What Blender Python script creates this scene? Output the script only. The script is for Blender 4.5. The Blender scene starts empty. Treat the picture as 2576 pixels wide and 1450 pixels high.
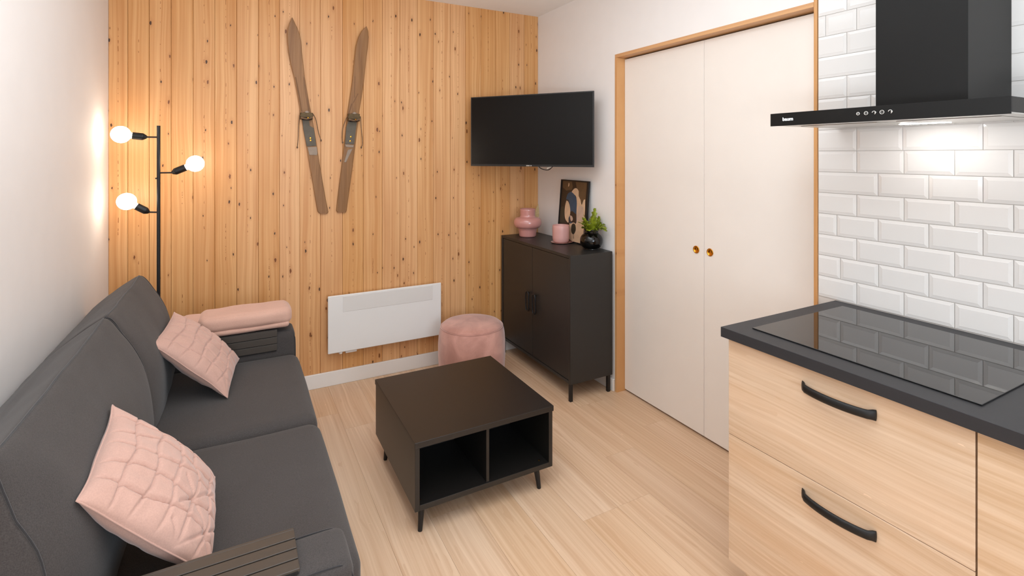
import bpy, bmesh, math, random
from mathutils import Vector, Matrix, noise
random.seed(7)
C = bpy.context.scene.collection
PI = math.pi

# ------------------------------------------------------------------ camera, world, lights, exposure
cd = bpy.data.cameras.new('camera'); cam = bpy.data.objects.new('camera', cd); C.objects.link(cam)
cam.location = (0, 0, 1.5); cam.rotation_euler = (PI/2, 0, math.radians(-28.245))
cd.sensor_width = 36.0; cd.lens = 1290/2576*36; cd.shift_y = -(725-390)/2576; cd.clip_start = .02
bpy.context.scene.camera = cam

w = bpy.data.worlds.new('world'); bpy.context.scene.world = w; w.use_nodes = True
w.node_tree.nodes['Background'].inputs[0].default_value = (.75, .85, 1, 1)
w.node_tree.nodes['Background'].inputs[1].default_value = .6

def area(name, loc, rot, sx, sy, power, col):
    l = bpy.data.lights.new(name, 'AREA'); l.shape = 'RECTANGLE'; l.size = sx; l.size_y = sy
    l.energy = power; l.color = col
    o = bpy.data.objects.new(name, l); C.objects.link(o); o.location = loc; o.rotation_euler = rot
    return o
area('soft_overhead_fill', (.62, 1.45, 2.56), (0, 0, 0), 1.1, 2.2, 18, (.82, .92, 1))  # added unseen fill, stands in for flash light bounced off the ceiling
area('bounce_flash', (.40, .55, 1.35), (PI, 0, 0), .8, .8, 34, (.82, .92, 1))   # photographer's light aimed at the ceiling
area('window_daylight', (.55, -2.17, 1.55), (PI/2, 0, 0), 1.5, 1.5, 44, (.77, .89, 1))
BULB_STRENGTH = 14; BULB_COL = (1, .85, .69)
HOOD_STRENGTH = 36
vs = bpy.context.scene.view_settings
vs.view_transform = 'Standard'; vs.look = 'None'; vs.exposure = 0.20; vs.gamma = 1; vs.use_curve_mapping = False

# ------------------------------------------------------------------ material helpers
def srgb(r, g, b):
    f = lambda c: (c/255/12.92) if c/255 <= .04045 else ((c/255+.055)/1.055)**2.4
    return (f(r), f(g), f(b), 1)
def new_mat(name):
    m = bpy.data.materials.new(name); m.use_nodes = True
    return m, m.node_tree.nodes, m.node_tree.links, m.node_tree.nodes['Principled BSDF']
def plain(name, col, rough=.5, metal=0, spec=.5, var=.03, scale=8, bump=0, bscale=200, coat=0, emit=None, es=0, sheen=0):
    m, N, L, B = new_mat(name)
    tc = N.new('ShaderNodeTexCoord'); nz = N.new('ShaderNodeTexNoise'); nz.inputs['Scale'].default_value = scale
    nz.inputs['Detail'].default_value = 3
    L.new(tc.outputs['Object'], nz.inputs['Vector'])
    r = N.new('ShaderNodeValToRGB'); r.color_ramp.elements[0].position = .3; r.color_ramp.elements[1].position = .7
    r.color_ramp.elements[0].color = tuple(c*(1-var) for c in col[:3])+(1,)
    r.color_ramp.elements[1].color = tuple(min(1, c*(1+var)) for c in col[:3])+(1,)
    L.new(nz.outputs['Fac'], r.inputs['Fac']); L.new(r.outputs['Color'], B.inputs['Base Color'])
    B.inputs['Roughness'].default_value = rough; B.inputs['Metallic'].default_value = metal
    B.inputs['Specular IOR Level'].default_value = spec; B.inputs['Coat Weight'].default_value = coat
    B.inputs['Sheen Weight'].default_value = sheen
    if bump:
        n2 = N.new('ShaderNodeTexNoise'); n2.inputs['Scale'].default_value = bscale
        L.new(tc.outputs['Object'], n2.inputs['Vector'])
        bp = N.new('ShaderNodeBump'); bp.inputs['Strength'].default_value = bump; bp.inputs['Distance'].default_value = .002
        L.new(n2.outputs['Fac'], bp.inputs['Height']); L.new(bp.outputs['Normal'], B.inputs['Normal'])
    if emit:
        B.inputs['Emission Color'].default_value = emit+(1,); B.inputs['Emission Strength'].default_value = es
    return m

def wood(name, axis, light, dark, rough=.5, con=.16, fine=55, along=1.3, mottling=.35, knots=0, pith=0, width_axis=0, patch=None, spec=.4, pvar=.12, cath=0):
    """procedural timber, grain along object axis 0/1/2; every object gets its own offset"""
    m, N, L, B = new_mat(name)
    def math_(op, a, b=None, clamp=False):
        n = N.new('ShaderNodeMath'); n.operation = op; n.use_clamp = clamp
        for i, v in enumerate((a, b)):
            if v is None: continue
            if isinstance(v, (int, float)): n.inputs[i].default_value = v
            else: L.new(v, n.inputs[i])
        return n.outputs[0]
    def comb(x, y, z):
        n = N.new('ShaderNodeCombineXYZ')
        for i, v in enumerate((x, y, z)):
            if isinstance(v, (int, float)): n.inputs[i].default_value = v
            else: L.new(v, n.inputs[i])
        return n.outputs[0]
    def noise_(vec, scale=1, detail=4, dist=0, rough_=.55):
        n = N.new('ShaderNodeTexNoise'); n.inputs['Scale'].default_value = scale; n.inputs['Detail'].default_value = detail
        n.inputs['Distortion'].default_value = dist; n.inputs['Roughness'].default_value = rough_
        L.new(vec, n.inputs['Vector']); return n.outputs['Fac']
    def ramp(fac, p0, p1, c0, c1):
        n = N.new('ShaderNodeValToRGB'); e = n.color_ramp.elements
        e[0].position = p0; e[1].position = p1; e[0].color = c0; e[1].color = c1
        L.new(fac, n.inputs['Fac']); return n.outputs['Color']
    def mix(fac, a, b, mode='MIX'):
        n = N.new('ShaderNodeMix'); n.data_type = 'RGBA'; n.blend_type = mode
        if isinstance(fac, (int, float)): n.inputs[0].default_value = fac
        else: L.new(fac, n.inputs[0])
        for i, v in ((6, a), (7, b)):
            if isinstance(v, tuple): n.inputs[i].default_value = v
            else: L.new(v, n.inputs[i])
        return n.outputs[2]
    tc = N.new('ShaderNodeTexCoord'); sp = N.new('ShaderNodeSeparateXYZ'); L.new(tc.outputs['Object'], sp.inputs[0])
    oi = N.new('ShaderNodeObjectInfo'); rnd = oi.outputs['Random']
    cr = [sp.outputs[i] for i in range(3)]
    g = cr[axis]; o1, o2 = [cr[i] for i in range(3) if i != axis]
    wd = cr[width_axis]
    off = math_('MULTIPLY', rnd, 57.3)
    ga = math_('ADD', g, off)
    # slow meander so that the grain is not dead straight
    me = math_('MULTIPLY', math_('SUBTRACT', noise_(comb(math_('MULTIPLY', wd, 3.), 0, math_('MULTIPLY', ga, 1.1)), 1, 2), .5), .05)
    wv = math_('ADD', wd, me)
    f1 = noise_(comb(math_('MULTIPLY', wv, fine), math_('MULTIPLY', o1, 3), math_('MULTIPLY', ga, along)), 1, 5)
    f2 = noise_(comb(math_('MULTIPLY', wv, fine*.22), math_('MULTIPLY', o2, 3), math_('MULTIPLY', ga, along*.7)), 1, 3)
    k = math_('ADD', math_('MULTIPLY', f1, 1-mottling), math_('MULTIPLY', f2, mottling))
    col = ramp(k, .5-con, .5+con, dark, light)
    if cath:
        wn = N.new('ShaderNodeTexWave'); wn.wave_type = 'RINGS'; wn.rings_direction = 'Y'
        wn.inputs['Scale'].default_value = 1.0; wn.inputs['Distortion'].default_value = 2.2; wn.inputs['Detail'].default_value = 2
        L.new(comb(math_('MULTIPLY', wv, 11), 0, math_('MULTIPLY', math_('SUBTRACT', math_('FRACT', math_('MULTIPLY', ga, .55)), .5), 1.6)), wn.inputs['Vector'])
        streak = math_('MULTIPLY', math_('GREATER_THAN', wn.outputs['Fac'], .86), math_('GREATER_THAN', noise_(comb(math_('MULTIPLY', wv, 9), 3, math_('MULTIPLY', ga, 2.2)), 1, 2), .57))
        col = mix(math_('MULTIPLY', streak, cath), col, dark)
        fl = math_('MULTIPLY', math_('GREATER_THAN', noise_(comb(math_('MULTIPLY', wv, 110), 5, math_('MULTIPLY', ga, 22)), 1, 2), .69), .5)
        fl = math_('MULTIPLY', fl, math_('GREATER_THAN', noise_(comb(math_('MULTIPLY', wv, 12), 9, math_('MULTIPLY', ga, 1.6)), 1, 2), .6))
        col = mix(fl, col, tuple(min(1, c*1.25) for c in light[:3])+(1,))
    if patch:
        col = mix(math_('MULTIPLY', math_('SUBTRACT', noise_(comb(math_('MULTIPLY', wv, 9), 2, math_('MULTIPLY', ga, .9)), 1, 2), .45, True), 1.6, True), col, patch)
    # board to board tone
    hs = N.new('ShaderNodeHueSaturation'); L.new(col, hs.inputs['Color'])
    L.new(math_('ADD', math_('MULTIPLY', rnd, pvar), 1-pvar/2), hs.inputs['Value'])
    L.new(math_('ADD', math_('MULTIPLY', rnd, -.10), 1.05), hs.inputs['Saturation'])
    col = hs.outputs['Color']
    if pith:
        band = math_('LESS_THAN', math_('ABSOLUTE', math_('ADD', wd, math_('ADD', math_('MULTIPLY', me, .12), math_('MULTIPLY', math_('SUBTRACT', noise_(comb(8, rnd, math_('MULTIPLY', ga, 60)), 1, 2), .5), .006)))), math_('MULTIPLY', noise_(comb(2, rnd, math_('MULTIPLY', ga, 45)), 1, 1), .0028))
        dash = math_('GREATER_THAN', noise_(comb(4, math_('MULTIPLY', rnd, 31), math_('MULTIPLY', ga, 34)), 1, 2), .57)
        on = math_('GREATER_THAN', noise_(comb(math_('MULTIPLY', rnd, 11), 1, math_('MULTIPLY', ga, 1.6)), 1, 1), .46)
        col = mix(math_('MULTIPLY', math_('MULTIPLY', band, dash), math_('MULTIPLY', on, pith)), col, srgb(150, 86, 36))
    if knots:
        for sx, sz, thr, keep, deep in ((10, 4.2, .042, .42, srgb(58, 30, 12)), (7, 2.6, .036, .62, srgb(120, 66, 26))):
            v = N.new('ShaderNodeTexVoronoi'); v.voronoi_dimensions = '2D'; v.inputs['Scale'].default_value = 1
            L.new(comb(math_('ADD', math_('MULTIPLY', wd, sx), math_('MULTIPLY', rnd, 91)), math_('MULTIPLY', ga, sz), 0), v.inputs['Vector'])
            vc = N.new('ShaderNodeSeparateColor'); L.new(v.outputs['Color'], vc.inputs[0])
            sel = math_('GREATER_THAN', vc.outputs[0], keep)
            d = v.outputs['Distance']
            wob = math_('ADD', d, math_('MULTIPLY', math_('SUBTRACT', noise_(comb(math_('MULTIPLY', wd, 160), 0, math_('MULTIPLY', ga, 110)), 1, 2), .5), .05))
            rad = math_('ADD', math_('MULTIPLY', vc.outputs[1], thr*.8), thr*.35)
            core = math_('LESS_THAN', wob, rad)
            halo = math_('MULTIPLY', math_('SUBTRACT', 1, math_('DIVIDE', wob, math_('MULTIPLY', rad, 4.0)), True), .35)
            col = mix(math_('MULTIPLY', halo, sel), col, srgb(160, 96, 44))
            col = mix(math_('MULTIPLY', math_('MULTIPLY', core, sel), knots), col, deep)
    L.new(col, B.inputs['Base Color']); B.inputs['Roughness'].default_value = rough; B.inputs['Specular IOR Level'].default_value = spec
    bp = N.new('ShaderNodeBump'); bp.inputs['Strength'].default_value = .12; bp.inputs['Distance'].default_value = .001
    L.new(f1, bp.inputs['Height']); L.new(bp.outputs['Normal'], B.inputs['Normal'])
    return m

def fabric(name, col, var=.12, scale=380, bump=.35, rough=.95, sheen=.25, nap=0):
    m, N, L, B = new_mat(name)
    tc = N.new('ShaderNodeTexCoord')
    n1 = N.new('ShaderNodeTexNoise'); n1.inputs['Scale'].default_value = scale; n1.inputs['Detail'].default_value = 3
    n2 = N.new('ShaderNodeTexNoise'); n2.inputs['Scale'].default_value = 7; n2.inputs['Detail'].default_value = 4; n2.inputs['Distortion'].default_value = .6
    for n in (n1, n2): L.new(tc.outputs['Object'], n.inputs['Vector'])
    r = N.new('ShaderNodeValToRGB'); e = r.color_ramp.elements; e[0].position = .3; e[1].position = .7
    e[0].color = tuple(c*(1-var) for c in col[:3])+(1,); e[1].color = tuple(min(1, c*(1+var)) for c in col[:3])+(1,)
    L.new(n1.outputs['Fac'], r.inputs['Fac'])
    r2 = N.new('ShaderNodeValToRGB'); e = r2.color_ramp.elements; e[0].position = .35; e[1].position = .65
    q = nap if nap else .05
    e[0].color = (1-q, 1-q*1.15, 1-q*1.2, 1); e[1].color = (1, 1, 1, 1); L.new(n2.outputs['Fac'], r2.inputs['Fac'])
    mx = N.new('ShaderNodeMix'); mx.data_type = 'RGBA'; mx.blend_type = 'MULTIPLY'; mx.inputs[0].default_value = 1
    L.new(r.outputs['Color'], mx.inputs[6]); L.new(r2.outputs['Color'], mx.inputs[7])
    L.new(mx.outputs[2], B.inputs['Base Color'])
    B.inputs['Roughness'].default_value = rough; B.inputs['Specular IOR Level'].default_value = .2
    B.inputs['Sheen Weight'].default_value = sheen; B.inputs['Sheen Roughness'].default_value = .5
    bp = N.new('ShaderNodeBump'); bp.inputs['Strength'].default_value = bump; bp.inputs['Distance'].default_value = .0015
    L.new(n1.outputs['Fac'], bp.inputs['Height']); L.new(bp.outputs['Normal'], B.inputs['Normal'])
    return m

M = {}
M['wall'] = plain('white_wall_paint', srgb(240, 234, 230), .75, var=.01, bump=.05, bscale=300, spec=.25)
M['ceiling'] = plain('ceiling_paint', srgb(250, 247, 244), .85, var=.01, spec=.2)
M['trimwhite'] = plain('white_trim', srgb(236, 230, 224), .4, var=.01)
M['door'] = plain('door_lacquer', srgb(240, 231, 222), .45, var=.008, spec=.35)
M['pine'] = wood('pine_cladding', 2, srgb(230, 178, 124), srgb(208, 148, 92), .42, con=.11, fine=75, along=.5, knots=.95, pith=.85, patch=srgb(196, 134, 80), pvar=.10)
M['frame'] = wood('pine_door_frame', 2, srgb(220, 168, 114), srgb(198, 142, 90), .4, fine=80, along=1.2, knots=.7, width_axis=1, pvar=.05)
M['frameh'] = wood('pine_header', 1, srgb(220, 168, 114), srgb(198, 142, 90), .4, fine=80, along=1.2, width_axis=2, pvar=.05)
M['floor'] = wood('light_oak_laminate', 1, srgb(231, 199, 168), srgb(207, 168, 134), .42, con=.12, fine=85, along=.8, width_axis=0, patch=srgb(212, 177, 143), pvar=.04, cath=.55, mottling=.5)
M['front'] = wood('pale_oak_front', 1, srgb(228, 201, 173), srgb(200, 164, 128), .5, con=.13, fine=95, along=1.8, width_axis=2, patch=srgb(222, 180, 140), pvar=.04, cath=.35, mottling=.5)
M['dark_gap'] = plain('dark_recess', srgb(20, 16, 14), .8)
M['groove'] = plain('groove_brown', srgb(176, 112, 62), .8)
M['tile'] = plain('white_glazed_tile', srgb(228, 224, 220), .09, var=.01, spec=.5, scale=3)
M['grout'] = plain('grout', srgb(206, 199, 192), .8)
M['joint'] = plain('laminate_joint', srgb(150, 112, 80), .8)
M['sofa'] = fabric('charcoal_weave', srgb(72, 67, 65), var=.22, scale=420, sheen=.12)
M['sofadark'] = fabric('charcoal_piping', srgb(52, 50, 51), var=.1)
M['pillow'] = fabric('blush_velvet', srgb(203, 162, 147), var=.05, scale=300, bump=.15, sheen=.35)
M['throw'] = fabric('blush_fleece', srgb(210, 168, 150), var=.04, scale=260, bump=.2, sheen=.3)
M['velvet'] = fabric('pink_velvet', srgb(212, 158, 143), var=.05, scale=300, bump=.1, sheen=.5, nap=.3)
M['black'] = plain('black_lacquer', srgb(29, 26, 24), .38, var=.02, spec=.55)
M['cabinet'] = plain('black_powder_coat', srgb(40, 38, 36), .42, var=.03, spec=.45)
M['blackmetal'] = plain('black_metal', srgb(22, 22, 24), .4, metal=.2)
M['inner'] = plain('black_shaded_inside', srgb(14, 13, 12), .55)  # darker than the lacquer: shade inside the table put into the colour
M['screen'] = plain('tv_screen', srgb(6, 5, 4), .22, var=.01, spec=.25)
M['bezel'] = plain('tv_bezel', srgb(20, 20, 21), .3)
M['worktop'] = plain('anthracite_worktop', srgb(50, 49, 51), .5, var=.03, scale=30, bump=.05, spec=.3)
M['hob'] = plain('black_glass', srgb(20, 19, 19), .03, spec=.62)
M['handle'] = plain('cast_iron_black', srgb(26, 25, 24), .5, bump=.4, bscale=60, metal=.3)
M['tray'] = plain('dark_tray_slat', srgb(68, 60, 53), .4, var=.04)
M['hood'] = plain('black_hood_steel', srgb(17, 16, 15), .45, metal=.0, spec=.18)
M['steel'] = plain('brushed_steel', srgb(200, 198, 194), .35, metal=.9)
M['chrome'] = plain('button_chrome', srgb(205, 202, 196), .25, metal=.6)
M['white_print'] = plain('white_print', srgb(245, 245, 245), .5)
M['radiator'] = plain('radiator_enamel', srgb(232, 228, 224), .32, var=.005)
M['radiator2'] = plain('radiator_inset_enamel', srgb(222, 217, 212), .4, var=.005)
M['ski'] = wood('old_ski_wood', 2, srgb(164, 120, 78), srgb(128, 88, 52), .55, fine=120, along=2.5, patch=srgb(112, 78, 48), mottling=.5)
M['skidark'] = wood('worn_ski_wood', 2, srgb(138, 98, 62), srgb(112, 76, 46), .6, fine=120, along=2.5)
M['rubber'] = plain('grey_rubber_plate', srgb(96, 88, 76), .7, var=.12, scale=30, bump=.3)
M['greymetal'] = plain('dull_zinc', srgb(140, 122, 106), .5, metal=.4, var=.1, scale=40)
M['oldiron'] = plain('rusty_iron', srgb(84, 66, 40), .5, metal=.6, var=.25, scale=60)
M['leather'] = plain('old_cord', srgb(110, 84, 62), .8, var=.3, scale=90)
M['brass'] = plain('polished_brass', srgb(214, 150, 52), .18, metal=1)
M['pinkglaze'] = plain('pink_glaze', srgb(204, 142, 134), .12, var=.03, coat=.5)
M['pinkglass'] = plain('frosted_pink_glass', srgb(214, 160, 152), .35, var=.04)
M['saucer'] = plain('rose_saucer_glaze', srgb(168, 112, 100), .15, coat=.4)
M['blackglass'] = plain('black_glass_vase', srgb(7, 6, 6), .06, spec=.45)
M['leafg'] = plain('fern_green', srgb(126, 138, 22), .5, var=.45, scale=45)
M['dryleaf'] = plain('dried_leaf', srgb(206, 178, 128), .6, var=.15, scale=60)
M['white_plastic'] = plain('white_plastic', srgb(232, 222, 210), .4)
M['bulb'] = plain('lit_bulb', (1, .95, .85, 1), .3, emit=BULB_COL, es=BULB_STRENGTH)
M['hoodled'] = plain('hood_led', (1, 1, 1, 1), .3, emit=(1, .98, .95), es=HOOD_STRENGTH)
M['ceilamp'] = plain('lamp_diffuser', (1, 1, 1, 1), .3, emit=(1, .9, .78), es=14)
# flat print colours of the picture
for n, c in dict(art_dark=(48, 36, 26), art_brown=(96, 72, 48), art_cream=(214, 180, 146), art_blue=(44, 72, 96), art_olive=(60, 56, 42), art_black=(20, 16, 14), art_rose=(196, 168, 148)).items():
    M[n] = plain(n, srgb(*c), .35, var=.1, scale=18)

# ------------------------------------------------------------------ mesh helpers (all shapes given in world metres)
ORG = {}
def tag(o, label=None, cat=None, group=None, kind=None):
    if label: o['label'] = label
    if cat: o['category'] = cat
    if group: o['group'] = group
    if kind: o['kind'] = kind
    return o
def empty(name, loc, label=None, cat=None, group=None, kind=None):
    o = bpy.data.objects.new(name, None); C.objects.link(o); o.location = loc; o.empty_display_size = .05
    ORG[o.name] = Vector(loc); return tag(o, label, cat, group, kind)
def add(name, bm, mat, parent=None, origin=None, smooth=False, bevel=0, seg=2, sub=0, label=None):
    me = bpy.data.meshes.new(name)
    vs_ = [v.co for v in bm.verts]
    if origin is None:
        lo = Vector([min(v[i] for v in vs_) for i in range(3)]); hi = Vector([max(v[i] for v in vs_) for i in range(3)])
        origin = (lo+hi)/2
    origin = Vector(origin)
    for v in bm.verts: v.co -= origin
    bmesh.ops.recalc_face_normals(bm, faces=bm.faces)
    if smooth:
        for f in bm.faces: f.smooth = True
    bm.to_mesh(me); bm.free()
    for m in (mat if isinstance(mat, (list, tuple)) else [mat]): me.materials.append(M[m] if isinstance(m, str) else m)
    o = bpy.data.objects.new(name, me); C.objects.link(o)
    ORG[o.name] = origin.copy()
    o.parent = parent
    o.location = origin - (ORG[parent.name] if parent else Vector())
    if bevel:
        b = o.modifiers.new('bevel', 'BEVEL'); b.width = bevel; b.segments = seg; b.limit_method = 'ANGLE'; b.angle_limit = .6
        for p in me.polygons: p.use_smooth = True
        wn = o.modifiers.new('wn', 'WEIGHTED_NORMAL'); wn.keep_sharp = False
    if sub:
        s = o.modifiers.new('sub', 'SUBSURF'); s.levels = sub; s.render_levels = sub
    if label: o['label'] = label
    return o
def bx(bm, x0, x1, y0, y1, z0, z1):
    v = [bm.verts.new((x, y, z)) for x in (x0, x1) for y in (y0, y1) for z in (z0, z1)]
    for f in ((0, 1, 3, 2), (4, 6, 7, 5), (0, 4, 5, 1), (2, 3, 7, 6), (0, 2, 6, 4), (1, 5, 7, 3)): bm.faces.new([v[i] for i in f])
def box(name, mat, x0, x1, y0, y1, z0, z1, parent=None, bevel=0, **k):
    bm = bmesh.new(); bx(bm, x0, x1, y0, y1, z0, z1)
    return add(name, bm, mat, parent, bevel=bevel, **k)
def frame_at(d):
    d = d.normalized(); u = Vector((0, 0, 1)) if abs(d.z) < .9 else Vector((1, 0, 0))
    s = d.cross(u).normalized(); return s, s.cross(d).normalized()
def tube(bm, pts, r, n=10, caps=True, close=False):
    pts = [Vector(p) for p in pts]; rs = r if isinstance(r, (list, tuple)) else [r]*len(pts)
    rings = []; m = len(pts)
    s, u = frame_at(pts[1]-pts[0])
    for i, p in enumerate(pts):
        if close: d = pts[(i+1) % m]-pts[i-1]
        else: d = pts[min(i+1, m-1)]-pts[max(i-1, 0)]
        d.normalize(); s = (s-d*s.dot(d)).normalized(); u = s.cross(d)
        rings.append([bm.verts.new(p+(s*math.cos(a)+u*math.sin(a))*rs[i]) for a in [2*PI*k/n for k in range(n)]])
    for i in range(m if close else m-1):
        a, b = rings[i], rings[(i+1) % m]
        for k in range(n): bm.faces.new((a[k], a[(k+1) % n], b[(k+1) % n], b[k]))
    if caps and not close: bm.faces.new(rings[0]); bm.faces.new(rings[-1][::-1])
def lathe(bm, prof, base, axis=(0, 0, 1), n=40, cap0=True, cap1=True):
    """prof: list of (distance along axis, radius)"""
    base = Vector(base); d = Vector(axis).normalized(); s, u = frame_at(d); rings = []
    for t, r in prof: rings.append([bm.verts.new(base+d*t+(s*math.cos(a)+u*math.sin(a))*max(r, 1e-5)) for a in [2*PI*k/n for k in range(n)]])
    for a, b in zip(rings, rings[1:]):
        for k in range(n): bm.faces.new((a[k], a[(k+1) % n], b[(k+1) % n], b[k]))
    if cap0: bm.faces.new(rings[0][::-1])
    if cap1: bm.faces.new(rings[-1])
def smooth_path(pts, n=6):
    P = [Vector(p) for p in pts]; out = []
    for i in range(len(P)-1):
        a, b, c, d = P[max(i-1, 0)], P[i], P[i+1], P[min(i+2, len(P)-1)]
        for k in range(n):
            t = k/n
            out.append(.5*((2*b)+(c-a)*t+(2*a-5*b+4*c-d)*t*t+(3*b-a-3*c+d)*t**3))
    out.append(P[-1]); return out
def prism(bm, poly, axis, a, b):
    """extrude a 2-D outline along an axis (0: poly=(y,z), 1: (x,z), 2: (x,y))"""
    def P(p, t):
        q = [p[0], p[1]]; q.insert(axis, t); return bm.verts.new(q)
    A = [P(p, a) for p in poly]; B = [P(p, b) for p in poly]; n = len(poly)
    bm.faces.new(A); bm.faces.new(B[::-1])
    for i in range(n): bm.faces.new((A[i], A[(i+1) % n], B[(i+1) % n], B[i]))
def round_box(x0, x1, y0, y1, z0, z1, r=.04, n=14, crown=(0, 0, 0), wob=0, seed=0, wscale=5):
    """rounded cushion-like box built from a dense grid; crown swells each pair of faces"""
    bm = bmesh.new(); bmesh.ops.create_cube(bm, size=2)
    bmesh.ops.subdivide_edges(bm, edges=bm.edges[:], cuts=n, use_grid_fill=True)
    c = Vector(((x0+x1)/2, (y0+y1)/2, (z0+z1)/2)); h = Vector(((x1-x0)/2, (y1-y0)/2, (z1-z0)/2))
    for v in bm.verts:
        q = v.co.copy()
        # pack samples toward the edges so that the rounding is well resolved
        q = Vector([math.copysign(1-(1-abs(t))**1.5, t) for t in q])
        p = Vector([q[i]*h[i] for i in range(3)])
        inner = Vector([max(-(h[i]-r), min(h[i]-r, p[i])) for i in range(3)])
        d = p-inner
        if d.length > 1e-9: p = inner+d.normalized()*min(r, max(abs(t) for t in d) if d.length < r else r)
        e = Vector([1-q[i]**2 for i in range(3)])
        p.x += math.copysign(crown[0]*max(e.y, 0)*max(e.z, 0), q.x)*abs(q.x)**3
        p.y += math.copysign(crown[1]*max(e.x, 0)*max(e.z, 0), q.y)*abs(q.y)**3
        p.z += math.copysign(crown[2]*max(e.x, 0)*max(e.y, 0), q.z)*abs(q.z)**3
        w_ = c+p
        if wob: w_ += Vector(noise.noise_vector((w_+Vector((seed, 0, 0)))*wscale))*wob
        v.co = w_
    return bm

# ================================================================== THE ROOM
XL, XR, YB, YF, H = -.615, 2.116, 3.50, -2.2, 2.60
# floor
fl = box('floor', 'joint', XL-.1, 2.5, YF-.1, YB+.1, -.06, -.0015); tag(fl, 'light oak laminate floor of long boards', kind='structure')
bw = .1817; k0 = math.floor((XL-.522)/bw)
xs = [.522+bw*i for i in range(k0, 12)]
for i, x in enumerate(xs):
    if x > 2.42: break
    j = [(-.9, .62, 2.15), (-1.6, .15, 1.32, 2.9), (-.75, 1.05, 2.5), (-1.35, .33, 1.71, 3.1), (-1.1, .8, 2.02)][(i*3) % 5] if abs(x-1.430) > .02 else (-1.1, .33, 1.712, 3.1)
    ys = [YF]+[y for y in j]+[YB]
    for a, b in zip(ys, ys[1:]):
        g = .0004
        bm = bmesh.new(); bx(bm, max(x, XL-.02)+g, x+bw-g, a+g*.6, b-g*.6, -.001499, 0)
        add('plank', bm, 'floor', fl)
# ceiling
cl = box('ceiling', 'ceiling', XL-.1, 2.4, YF-.1, YB+.1, H, H+.1); tag(cl, 'plain white ceiling', kind='structure')
# left wall
tag(box('wall_left', 'wall', XL-.1, XL, YF, YB+.05, 0, H), 'smooth white painted wall behind the sofa', kind='structure')
# back wall with pine cladding
wb = box('wall_back', 'groove', XL, XR, YB+.013, YB+.1, 0, H); tag(wb, 'wall clad in vertical knotty pine boards', kind='structure')
PX = [-.615, -.529, -.432, -.329, -.222, -.113, .001, .119, .236, .353, .478, .615, .749, .876, .998, 1.122, 1.242, 1.371, 1.49, 1.616, 1.736, 1.861, 1.99, 2.116]
for a, b in zip(PX, PX[1:]):
    g = .0006; ch = .0016; y0 = YB; y1 = YB+.012
    bm = bmesh.new(); prism(bm, [(a+g, y1), (b-g, y1), (b-g, y0+ch), (b-g-ch, y0), (a+g+ch, y0), (a+g, y0+ch)], 2, .0, H)
    add('plank', bm, 'pine', wb)
# front wall (behind the camera) with window opening
bm = bmesh.new()
bx(bm, XL, -.25, YF-.12, YF, 0, H); bx(bm, 1.35, XR+.2, YF-.12, YF, 0, H)
bx(bm, -.25, 1.35, YF-.12, YF, 0, .75); bx(bm, -.25, 1.35, YF-.12, YF, 2.35, H)
tag(add('wall_front', bm, 'wall'), 'white wall with a window behind the viewer', kind='structure')
bm = bmesh.new()
for a in ((-.25, -.2, .75, 2.35), (1.3, 1.35, .75, 2.35), (-.2, 1.3, .75, .8), (-.2, 1.3, 2.3, 2.35), (.52, .58, .8, 2.3)): bx(bm, a[0], a[1], YF-.09, YF-.04, a[2], a[3])
tag(add('window_1', bm, 'trimwhite'), 'white framed window behind the viewer', kind='structure')
# right wall
bm = bmesh.new()
bx(bm, XR, XR+.22, 2.554, YB+.1, 0, H); bx(bm, XR, XR+.22, 1.27, 2.554, 2.136, H); bx(bm, XR+.0052, XR+.22, YF, 1.27, 0, H)
wr = add('wall_right', bm, ['wall', 'grout']); tag(wr, 'white wall with sliding doors and bevelled metro tiles', kind='structure')
for p in wr.data.polygons:
    if (wr.matrix_basis.translation + p.center).y < 1.2: p.material_index = 1
# tiles
TW, TG = .1535, .0020
tile_cache = {}
def tile(y0, y1, z0, z1, flat0=False):
    """y0>y1 not needed; y0<y1 ; bevelled metro tile facing -X"""
    wy, wz = y1-y0-TG, z1-z0-TG
    key = (round(wy, 4), round(wz, 4), flat0)
    if key not in tile_cache:
        bm = bmesh.new(); bv = .0105; e = .0021; x = 0; hy, hz = wy/2, wz/2
        by1 = .0008 if flat0 else bv
        bv_y = min(bv, hy*.45); bv_z = min(bv, hz*.45)
        def ring(xx, a0, a1, b): return [bm.verts.new((xx, yy, zz)) for yy, zz in ((-hy+a0, -hz+b), (hy-a1, -hz+b), (hy-a1, hz-b), (-hy+a0, hz-b))]
        r0 = ring(.0079, 0, 0, 0); r1 = ring(e, 0, 0, 0); r2 = ring(.0004, bv_y, min(by1, bv_y), bv_z); r3 = ring(0, bv_y+.001, min(by1, bv_y)+.001, bv_z+.001)
        for A, B_ in ((r0, r1), (r1, r2), (r2, r3)):
            for i in range(4): bm.faces.new((A[i], A[(i+1) % 4], B_[(i+1) % 4], B_[i]))
        bm.faces.new(r3)
        bmesh.ops.recalc_face_normals(bm, faces=bm.faces)
        me = bpy.data.meshes.new('tile'); bm.to_mesh(me); bm.free(); me.materials.append(M['tile']); tile_cache[key] = me
    o = bpy.data.objects.new('tile', tile_cache[key]); C.objects.link(o); o.parent = wr
    o.location = Vector((XR, (y0+y1)/2, (z0+z1)/2))-ORG[wr.name]
    # hand-laid: minute tilts catch the light differently
    o.rotation_euler = (0, random.uniform(-.004, .004), random.uniform(-.004, .004))
YT = 1.268; YEND = -.62
rowsA = [1.119, .959, .811, .663]; rowsB = [1.193, 1.044, .884, .737]
def fill(js, step=.150):
    js = list(js)
    while js[-1]-step > YEND: js.append(js[-1]-step)
    return js
rows = []
zb = .919; p = .0853
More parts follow.
